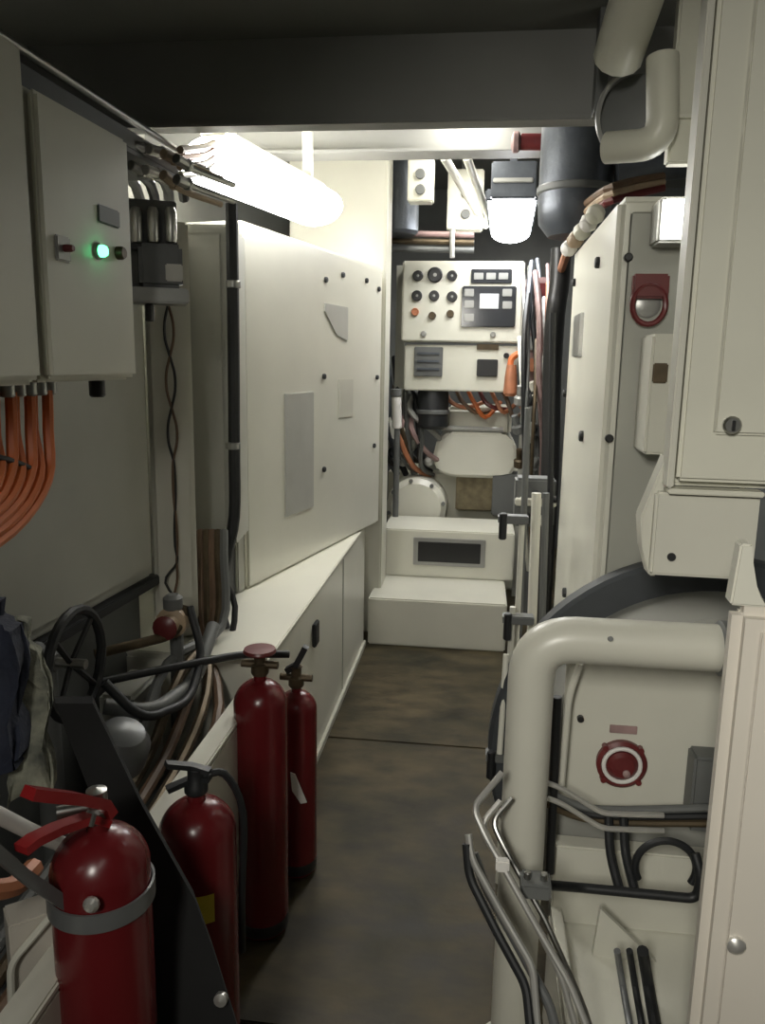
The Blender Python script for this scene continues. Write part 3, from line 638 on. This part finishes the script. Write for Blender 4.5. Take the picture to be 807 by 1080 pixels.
# ------------------------------------------------------------ upright conduits on the right of the walkway
ups = [(541, 640, 532, 800, 2.25, .009, panelw, 'thin white conduit nearest the walkway on the right'),
       (551, 545, 538, 812, 2.35, .009, white, 'thin white conduit second from the walkway on the right'),
       (566, 520, 560, 690, 2.5, .016, white, 'stout white upright conduit before the generator enclosure'),
       (576, 520, 571, 680, 2.6, .012, dgrey, 'dark upright conduit before the generator enclosure'),
       (557, 430, 548, 660, 2.9, .012, dgrey, 'dark tall conduit reaching up beside the far engine'),
       (583, 330, 580, 560, 3.0, .012, black, 'black upright cable along the far edge of the enclosure')]
for a, b_, c_, d_, yy, r_, m_, lab in ups:
    MB().bend([P(a, b_, y=yy), P(c_, d_, y=yy), Vector((P(c_, d_, y=yy).x, yy, 0))], r_, .02, 10).build('conduit', m_, None, lab, 'conduit')
for px, py, yy, lab in ((536, 547, 2.35, 'dark pipe clamp high on the white conduits, level with the white casing'), (541, 652, 2.24, 'dark pipe clamp on the conduits above the thick white elbow'), (524, 796, 2.02, 'dark pipe clamp low on the conduits beside the thick white pipe')):
    t = thing('pipe_clamp', lab, 'clamp', P(px, py + 10, y=yy)); q = P(px, py, y=yy)
    MB().box(q.x - .03, q.x + .06, q.y - .025, q.y + .02, q.z - .012, q.z + .012, .003).build('clamp_bar', dgrey, t)
    MB().cyl((q.x - .015, q.y - .02, q.z - .06), (q.x - .015, q.y - .02, q.z + .02), .012, 10, .003).build('clamp_bolt', black, t)
MB().cyl(P(527, 795, y=2.0), P(534, 690, y=2.05), .008, 10).build('conduit', white, None, 'short white conduit above the lowest pipe clamp', 'conduit')
# manifold clutter at (540-585, 500-560)
t = thing('manifold', 'dark valve manifold with pale caps beside the white stepped casing', 'manifold', P(560, 560, y=3.3))
mp = Pl(P(560, 540, y=3.3), 0)
a, c, z0, z1 = mp.rect(543, 505, 586, 556); MB(mp.M).box(a, c, 0, .12, z0, z1, .01).build('block', dgrey, t)
for px, py, m_ in ((552, 528, white), (566, 522, black), (578, 534, white), (556, 546, black), (572, 548, panelw)):
    dot(t, 'port_cap', mp, px, py, .02, m_, .05, -.0)
MB(mp.M).box(a, c, -.05, .0, mp.h(560, 532)[1], mp.h(560, 525)[1], .004).build('bar', panelw, t)

# ------------------------------------------------------------ far end: stepped casing
cx0 = P(388, 660, y=4.3).x; cx1 = P(534, 660, y=4.3).x
zs1 = P(460, 634, y=4.3).z; zs2 = P(470, 560, y=4.8).z
t = thing('stepped_casing', 'white stepped steel casing with a black slot at the end of walkway', 'casing', ((cx0 + cx1) / 2, 4.6, 0))
MB().box(cx0, cx1, 4.3, 5.25, 0, zs1, .008).build('lower_step', panelw, t)
x0 = P(403, 590, y=4.8).x; x1 = P(542, 590, y=4.8).x
MB().box(x0, x1, 4.8, 5.25, zs1, zs2, .008).build('upper_step', white, t)
up = Pl((0, 4.8, 0), 0); a, c, z0, z1 = up.rect(441, 572, 507, 593)
MB().box(a, c, 4.785, 4.805, z0, z1, .003).build('slot', blackp, t)
a2, c2, z02, z12 = up.rect(436, 568, 512, 597); 
MB().box(a2, c2, 4.79, 4.803, z02, z12, .003).build('slot_frame', plate, t)
MB().box(x0 - .04, x0 - .005, 4.75, 4.8, zs1, zs2 - .05, .004).build('side_gap', black, t)
# engine
ye = 5.5; en = Pl((0, ye, 0), 0)
t = thing('engine', 'white painted engine block above the stepped casing with round cover', 'engine', (P(480, 540, y=ye).x, 5.7, zs2))
a, c, z0, z1 = en.rect(457, 455, 546, 502); e_ = (z1 - z0) * .3
MB().prism([(a, z0 + e_ * 1.3), (a + e_ * .3, z1 - e_ * .6), (a + e_ * 1.2, z1), (c - e_ * 1.1, z1), (c - e_ * .2, z1 - e_ * .7), (c, z0 + e_ * 1.2), (c - e_ * .5, z0 + e_ * .2), (c - e_ * 1.4, z0), (a + e_ * 1.4, z0), (a + e_ * .4, z0 + e_ * .4)], 5.4, 6.1, .02).build('valve_cover', white, t)
a, c, z0b, z1b = en.rect(470, 430, 540, 456); MB().box(a, c, 5.5, 6.1, z1 - .03, z1b, .03, seg=3).build('top_cover', cream, t)
a, c, z0b, z1b = en.rect(408, 500, 548, 548); MB().box(a, c, 5.56, 6.3, 0, z0 + .02, .02).build('block', cream, t)
gu, gz = en.h(441, 528); MB().lathe([(0, 0), (.17, 0), (.205, .03), (.21, .12), (.21, .3)], (gu, 5.3, gz - .02), (0, 1, 0), 36).build('round_cover', white, t)
for k in range(8):
    an = k * math.pi / 4 + .2; q = Vector((gu + .19 * math.cos(an), 5.32, gz - .02 + .19 * math.sin(an))); MB().cyl(q, q + Vector((0, -.025, 0)), .014, 8).build('bolt', dgrey, t)
a, c, z0b, z1b = en.rect(481, 501, 520, 537); MB().box(a, c, 5.44, 5.6, z0b, z1b, .008).build('sump_window', brownp, t)
a, c, z0b, z1b = en.rect(519, 498, 548, 542); MB().box(a, c, 5.40, 5.6, z0b, z1b, .01).build('oil_filter_block', dgrey, t)
for k in range(6):
    u, z = en.h(408 + k * 9, 470 + (k % 3) * 8); MB().lathe([(.03, 0), (.04, .02), (.04, .06), (.02, .08)], (u, 5.45, z), (0, -1, .3), 12).build('injector', [grey, bluegrey, plate][k % 3], t)
MB().cyl((en.h(500, 445)[0] - .22, 5.44, en.h(500, 452)[1]), (en.h(500, 445)[0] + .2, 5.44, en.h(500, 452)[1]), .02, 10).build('rail', plate, t)
t = thing('air_filter', 'black canister above the left of the far engine', 'filter', P(455, 450, y=5.35))
q0 = P(456, 452, y=5.35); q1 = P(456, 402, y=5.35)
MB().lathe([(.08, 0), (.105, .02), (.105, .24), (.09, .27), (.06, .3), (.06, .34)], q0, (0, 0, 1), 24).build('canister', black, t)
MB().lathe([(.108, 0), (.112, .004), (.112, .025), (.108, .03)], q0 + Vector((0, 0, .1)), (0, 0, 1), 24).build('clamp_band', dgrey, t)
t = thing('filter', 'slim shiny silver cylinder at left of the far engine', 'filter', P(419, 452, y=5.2))
MB().cyl(P(419, 452, y=5.2), P(418, 418, y=5.2), .032, 16, .006).build('barrel', paper, t)
MB().cyl(P(418, 418, y=5.2), P(418, 410, y=5.2), .037, 16, .004).build('head', dgrey, t)
MB().cyl(P(419, 452, y=5.2), Vector((P(419, 452, y=5.2).x, 5.2, zs2)), .02, 12).build('foot', dgrey, t)
for k in range(4):
    px = 407 + k * 9
    MB().tube([P(px, 365 + k * 12, y=5.6), P(px + 4, 420, y=5.4), P(px - 2 + k * 4, 470, y=5.35), P(px + 12, 500, y=5.5)], .022, 8).build('hose', [bluegrey, black, dgrey, black][k], None,
        ['blue grey hose, leftmost at the far engine', 'black hose, second from left at the far engine', 'dark grey hose, third from left at the far engine', 'black hose passing under the console toward the far engine'][k], 'hose')
for k in range(7):
    a_ = 470 + k * 12
    MB().tube([P(a_, 412, y=5.45), P(a_ + 6, 424, y=5.4), P(a_ + 22 - 2 * k, 430 + (k % 3) * 5, y=5.4), P(a_ + 40 - 3 * k, 424 + (k % 2) * 8, y=5.5)], .015, 7).build('cable', [copper, brown, orange, maroon, copper, brown, copper][k], None, 'brownish orange cable tangled under the gauge console', 'cable', 'cables under the console')
# console
yc = 5.2; cp_ = Pl((0, yc, 0), 0)
t = thing('gauge_console', 'cream console panel with nine round dials and a dark display at the far end', 'console', cp_.w(485, 362))
a, c, z0, z1 = cp_.rect(424, 275, 552, 361); MB().box(a, c, yc, yc + .22, z0, z1, .01).build('panel', cream, t)
for px, py, r_ in ((441, 291, 5.5), (459, 290, 8), (477, 291, 5.5), (440, 312, 5.5), (458, 312, 5.5), (477, 313, 5.5), (438, 329, 4), (456, 333, 4), (475, 331, 4)):
    u, z = cp_.h(px, py); rr = cp_.h(px + r_, py)[0] - u
    mm = blackp if r_ > 5 else [copper, bronze, bronze][int((px - 430) / 18) % 3]
    k = MB().lathe([(rr, 0), (rr, .014), (rr * .85, .018), (rr * .8, .012), (0, .012)], (u, yc, z), (0, -1, 0), 18).build('dial' if r_ > 5 else 'indicator', mm, t)
    if r_ > 5: MB().lathe([(rr * .25, 0), (rr * .25, .004), (0, .006)], (u, yc - .012, z), (0, -1, 0), 8).build('dial_hub', plate, k)
a, c, z0, z1 = cp_.rect(487, 302, 544, 345); ds = MB().box(a, c, yc - .02, yc + .01, z0, z1, .006).build('display', glassd, t)
a, c, z0, z1 = cp_.rect(506, 310, 526, 326); MB().box(a, c, yc - .025, yc - .018, z0, z1, .002).build('screen', screenm, ds)
for px, py in ((495, 309), (495, 321), (495, 335), (535, 309), (535, 322)):
    a, c, z0, z1 = cp_.rect(px - 5, py - 4, px + 5, py + 4); MB().box(a, c, yc - .026, yc - .018, z0, z1, .003).build('key', plate, ds)
a, c, z0, z1 = cp_.rect(497, 284, 540, 299); dd = MB().box(a, c, yc - .014, yc + .01, z0, z1, .004).build('alarm_strip', glassd, t)
for px in (505, 518, 531):
    a, c, z0, z1 = cp_.rect(px - 5, 288, px + 5, 295); MB().box(a, c, yc - .018, yc - .012, z0, z1, .002).build('alarm_window', plate, dd)
for px, py in ((447, 352), (520, 353)): dot(t, 'lock', cp_, px, py, .018, steel, .012, 0)
t = thing('breaker_box', 'cream breaker box with a dark grille directly under the console', 'box', cp_.w(485, 414))
a, c, z0, z1 = cp_.rect(426, 364, 546, 413); MB().box(a, c, yc + .03, yc + .22, z0, z1, .008).build('body', cream, t)
bpn = Pl((0, yc + .03, 0), 0)
a, c, z0, z1 = bpn.rect(437, 366, 467, 397); gg = MB().box(a, c, yc + .015, yc + .035, z0, z1, .004).build('grille', dgrey, t)
for k in range(3): MB().box(a + .02, c - .02, yc + .008, yc + .016, z0 + .04 + k * .05, z0 + .055 + k * .05, .002).build('slat', bluegrey, gg)
a, c, z0, z1 = bpn.rect(503, 379, 525, 397); MB().box(a, c, yc + .012, yc + .035, z0, z1, .004).build('switch', blackp, t)
a, c, z0, z1 = bpn.rect(503, 363, 526, 369); MB().box(a, c, yc + .018, yc + .035, z0, z1, .002).build('name_plate', bronze, t)
dot(t, 'knob', bpn, 534, 375, .018, black, .02, 0)
# stand of console
MB().box(P(424, 400, y=5.42).x - .05, P(426, 400, y=5.42).x, 5.42, 5.46, 1.12, P(430, 280, y=5.42).z).box(P(551, 400, y=5.42).x, P(558, 400, y=5.42).x, 5.42, 5.46, 0, P(540, 280, y=5.42).z).build('stand', grey, None, 'grey upright frame that carries the gauge console', 'stand')
random.seed(11)
cl = [black, dgrey, bronze, pinkg, plate, copper, white, bluegrey]
for k in range(16):
    px = 553 + (k % 6) * 5.5; yy = 4.45 + (k // 6) * .3; y0 = 270 + random.random() * 90; y1 = 440 + random.random() * 120
    MB().tube([P(px + random.uniform(-5, 5), y0, y=yy + .25), P(px + random.uniform(-3, 3), y0 + 50, y=yy), P(px + random.uniform(-4, 4), (y0 + y1) / 2 + 25, y=yy), P(px + random.uniform(-5, 5), y1, y=yy + .1), P(px + random.uniform(-5, 5), y1 + 60, y=yy + .2)], random.uniform(.010, .022), 7).build('cable', cl[k % 8], None, 'thin cable or hose in the tangle between gauge console and generator enclosure', 'cable', 'tangle right of the console')
for k in range(12):
    px = 404 + (k % 5) * 9; y0 = 405 + random.random() * 30; y1 = 455 + random.random() * 40
    MB().tube([P(px, y0, y=5.5), P(px + random.uniform(-8, 14), (y0 + y1) / 2, y=5.32), P(px + random.uniform(0, 20), y1, y=5.36), P(px + random.uniform(8, 34), y1 + 10, y=5.5)], random.uniform(.010, .02), 7).build('cable', cl[(k * 3) % 8], None, 'short hose in the tangle left of the far engine', 'hose', 'tangle left of the engine')
for k in range(10):
    px, py = 548 + (k % 4) * 10, 425 + (k // 4) * 36 + random.uniform(-6, 6); q = P(px, py, y=4.75)
    MB().lathe([(.02, 0), (.035, .01), (.035, .05), (.02, .06), (.02, .12)], q, (random.uniform(-.5, .5), -.3, 1), 10).build('coupling', [plate, black, white, bronze, dgrey][k % 5], None, 'small coupling in the tangle beside the far engine', 'coupling', 'couplings beside the engine')
# orange boot right below the console
t = thing('cable_boot', 'orange boot and cable at the right bottom corner of breaker box', 'cable boot', P(540, 420, y=5.1))
MB().lathe([(.03, 0), (.045, .02), (.04, .12), (.03, .2)], P(538, 418, y=5.17), (.0, 0, 1), 12).build('boot', copper, t)
MB().tube([P(538, 392, y=5.17), P(540, 378, y=5.18), P(552, 374, y=5.18), P(562, 400, y=5.15), P(566, 430, y=5.1)], .02, 8).build('cable', orange, t)
# instrument rack right of the console
rk = Pl((0, 4.9, 0), 0)
t = thing('relay_rack', 'pinkish grey relay rack with small dark gauges right of the console', 'rack', rk.w(566, 400))
a, c, z0, z1 = rk.rect(553, 292, 583, 412); MB().box(a, c, 4.92, 5.02, z0, z1, .006).build('back_plate', pinkg, t)
MB().box((a + c) / 2 - .04, (a + c) / 2 + .04, 4.95, 5.0, 0, z0).build('stand', dgrey, t)
for px, py, m_ in ((559, 309, maroon), (571, 306, maroon), (559, 330, bronze), (572, 346, plate), (565, 345, plate), (560, 362, plate), (573, 372, dgrey), (560, 385, copper)):
    a, c, z0, z1 = rk.rect(px - 5, py - 7, px + 5, py + 7); MB().box(a, c, 4.87, 4.92, z0, z1, .004).build('relay', m_, t)
MB().tube([P(592, 262, y=4.2), P(590, 300, y=4.2), P(586, 330, y=4.2), P(582, 400, y=4.3), P(580, 500, y=4.3), Vector((P(580, 500, y=4.3).x, 4.3, 0))], .05, 12).build('duct', blackp, None, 'thick black duct hanging between relay rack and generator enclosure', 'duct')
MB().tube([P(596, 236, y=3.9), P(610, 248, y=3.7), P(600, 262, y=3.6), P(592, 285, y=4.2)], .02, 8).build('cable', copper, None, 'copper coloured cable coiled above the enclosure edge', 'cable')
t = thing('lagging_bundle', 'pale cream lagging wad on the top left corner of generator enclosure', 'lagging', P(610, 262, y=3.0))
for k in range(5):
    q = P(600 + k * 7, 262 - k * 9, y=2.98 - k * .12); MB().lathe([(0, -.03), (.022, -.02), (.03, 0), (.022, .02), (0, .03)], q, (random.random(), .5, random.random()), 10).build('wad', [paper, tan, cream, paper, cream][k], t)

# ------------------------------------------------------------ overhead, far
lampP = [(212, 150), (350, 222)]
A0 = P(228, 170, y=2.75); B0 = P(332, 218, y=3.75)
def fixture(A, B, wd, dm, lab, hm=grey, hw=None, th=.068, dz=0):
    A = Vector(A); B = Vector(B); t = thing('ceiling_lamp', lab, 'lamp', (A + B) / 2)
    dirv = (B - A); L = dirv.length; M = Matrix.Translation(A) @ dirv.to_track_quat('Y', 'Z').to_matrix().to_4x4()
    hw = hw or wd / 2 + .012
    MB(M).box(-hw, hw, -.02, L + .02, dz + th * .9 if dz else 0, .1 if dz else .06, .008).build('housing', hm, t)
    prof = [(wd / 2 * math.cos(R(a)), dz + th * -math.sin(R(a))) for a in range(0, 360 if dz else 181, 18)]
    mb = MB(M); mb.prism(prof, 0, L); mb.build('diffuser', dm, t)
    for yy in (.1, L - .1): MB(M).box(-.02, .02, yy, yy + .03, .06, .5).build('hanger', hm, t)
    return t
fixture(A0, B0, .27, lamp_w, 'long glaring ceiling lamp above the white cabinet at left', white, .05, .085, .0001)
MB().box(-1.5, -.45, 2.35, 4.4, 2.74, 2.76, .004).build('reflector_panel', white, None, 'added white reflector panel over the glaring left ceiling lamp', 'panel')  # added to widen the bright area around the lamp
A1 = P(540, 212, y=4.55); B1 = P(541, 238, y=5.75)
fixture((A1.x, 4.55, A1.z - .0), (A1.x + .03, 5.6, A1.z), .26, lamp_f, 'bright ceiling lamp above the far gauge console', bluegrey)
t = thing('lamp_hood', 'blue grey sheet metal hood in front of the far ceiling lamp', 'hood', P(540, 212, y=4.5))
hp = Pl((0, 4.5, 0), 0); a, c, z0, z1 = hp.rect(518, 172, 566, 211); MB().box(a, c, 4.45, 4.5, z0, z1, .008).build('sheet', bluegrey, t)
a, c, z0, z1 = hp.rect(520, 190, 562, 195); MB().box(a, c, 4.44, 4.46, z0, z1, .004).build('bright_lip', plate, t)
a, c, z0, z1 = hp.rect(568, 186, 577, 232)
MB().box(a, c, 4.44, 4.46, z0, z1, .003).build('hood_strap', white, t)
for k, (a_, b_, lab) in enumerate((((468, 165), (512, 238), 'left of two shiny conduits slanting down to the far lamp'), ((492, 165), (518, 236), 'right of two shiny conduits slanting down to the far lamp'))):
    MB().cyl(P(*a_, y=4.15), P(*b_, y=5.4), .022, 12).build('conduit', white, None, lab, 'conduit')
for x0_, y0_, x1_, y1_, yy, lab in ((430, 165, 457, 212, 4.6, 'pale junction box hanging high near the white column'), (472, 178, 510, 242, 5.1, 'pale junction box hanging behind the shiny slanting conduits')):
    jp = Pl((0, yy, 0), 0); t = thing('junction_box', lab, 'box', jp.w((x0_ + x1_) / 2, y1_)); a, c, z0, z1 = jp.rect(x0_, y0_, x1_, y1_)
    MB().box(a, c, yy, yy + .12, z0, z1, .008).build('body', cream, t)
    for fy in (.4, .75):
        u, z = jp.h((x0_ + x1_) / 2, y0_ + (y1_ - y0_) * fy); MB().cyl((u, yy, z), (u, yy - .02, z), .028, 12, .004).build('knockout', dgrey, t)
    MB().box((a + c) / 2 - .03, (a + c) / 2 + .03, yy + .04, yy + .08, z1, 3.04).build('hanger', dgrey, t)
for k in range(3):
    MB().cyl(P(405, 246 + k * 8, y=5.0), P(500, 248 + k * 8, y=5.0), .018, 10).build('pipe', [pinkg, bronze, dgrey][k], None, ['upper', 'middle', 'lower'][k] + ' of three level pipes above the gauge console', 'pipe')
MB().cyl(P(477, 242, y=4.96), P(477, 272, y=4.96), .016, 8).build('pipe', plate, None, 'short pale upright rod crossing the three level pipes', 'rod')
q0 = P(424, 175, y=4.9); MB().lathe([(.10, 0), (.12, .02), (.12, .52), (.10, .55)], P(420, 248, y=4.9), (0, 0, 1), 24).build('duct', bluegrey, None, 'dark blue grey round duct beside the white column', 'duct')
# exhaust duct right
t = thing('exhaust_duct', 'large dark lagged exhaust duct above the generator enclosure', 'duct', P(610, 248, y=3.4))
q0 = P(604, 250, y=3.4); q1 = P(606, 165, y=3.4)
MB().lathe([(.10, 0), (.14, .05), (.145, .12), (.145, q1.z - q0.z + .5)], q0, (0, 0, 1), 28).build('lagging', bluegrey, t)
MB().lathe([(.148, 0), (.153, .005), (.153, .025), (.148, .03)], q0 + Vector((0, 0, .16)), (0, 0, 1), 28).build('band', dgrey, t)
MB().cyl(P(650, 180, y=3.3), P(740, 168, y=3.3), .06, 20).build('elbow_run', bluegrey, t)
for k in range(3):
    MB().tube([P(618, 215 + k * 9, y=3.29), P(640, 200 + k * 7, y=2.9), P(665, 192 + k * 7, y=2.95), P(700, 186 + k * 6, y=3.0)], .014, 8).build('cable', [brown, tan, maroon][k], None, ['brown', 'tan', 'dark red'][k] + ' cable slung above the generator enclosure', 'cable')
t = thing('pipe_fitting', 'small red fitting under the deck beam, centre right', 'fitting', P(556, 162, y=3.7))
MB().cyl(P(548, 150, y=3.7), P(575, 150, y=3.7), .035, 14, .006).build('body', maroon, t)
MB().lathe([(.03, 0), (.045, .01), (.045, .03), (.02, .04)], P(549, 150, y=3.7), (-1, 0, 0), 12).build('cap', pinkg, t)
MB().tube([P(575, 150, y=3.7), P(640, 146, y=3.7), P(700, 140, y=3.7)], .02, 8).build('pipe', grey, t)
# ------------------------------------------------------------ overhead, near right
pipe('pipe', [P(684, -40, y=1.75), P(652, 60, y=1.95)], .055, cream, 'thick greenish white pipe end at the top right near the deck beam')
t = thing('pipe_elbow', 'pale pipe elbow with a flange hanging at upper right', 'pipe', P(680, 165, y=1.85))
MB().bend([P(699, 60, y=1.9), P(699, 152, y=1.88), P(640, 156, y=1.95)], .034, .06, 20).build('elbow', cream, t)
fl = P(650, 128, y=1.98)
MB().lathe([(.075, 0), (.085, .003), (.085, .015), (.075, .018)], P(672, 122, y=2.02), (-.35, -1, 0), 28).build('flange', dgrey, t)
MB().tube([P(672, 122, y=2.0) + Vector((.088 * math.cos(R(a)), 0, .1 * math.sin(R(a)))) for a in range(110, 260, 12)], .006, 8, 2).build('flange_rim', plate, t)
t = thing('steel_post', 'dim cream panel at top right between the pipe elbow and tall cabinet', 'panel', P(720, 170, y=1.9))
sp_ = Pl((0, 1.92, 0), 0); a, c, z0, z1 = sp_.rect(711, -10, 760, 172)
MB().box(a, c + .1, 1.92, 1.96, z0 - .0, 2.43, .005).build('sheet', cream, t)
MB().box(a, c + .1, 1.905, 1.92, sp_.h(720, 126)[1], sp_.h(720, 122)[1], .002).build('lip', white, t)
MB().box(P(628, 60, y=2.13).x, P(640, 60, y=2.13).x, 2.08, 2.14, zb - .02, 2.43).build('hanger', dgrey, None, 'dark hanger plate at the right end of deck beam', 'hanger')
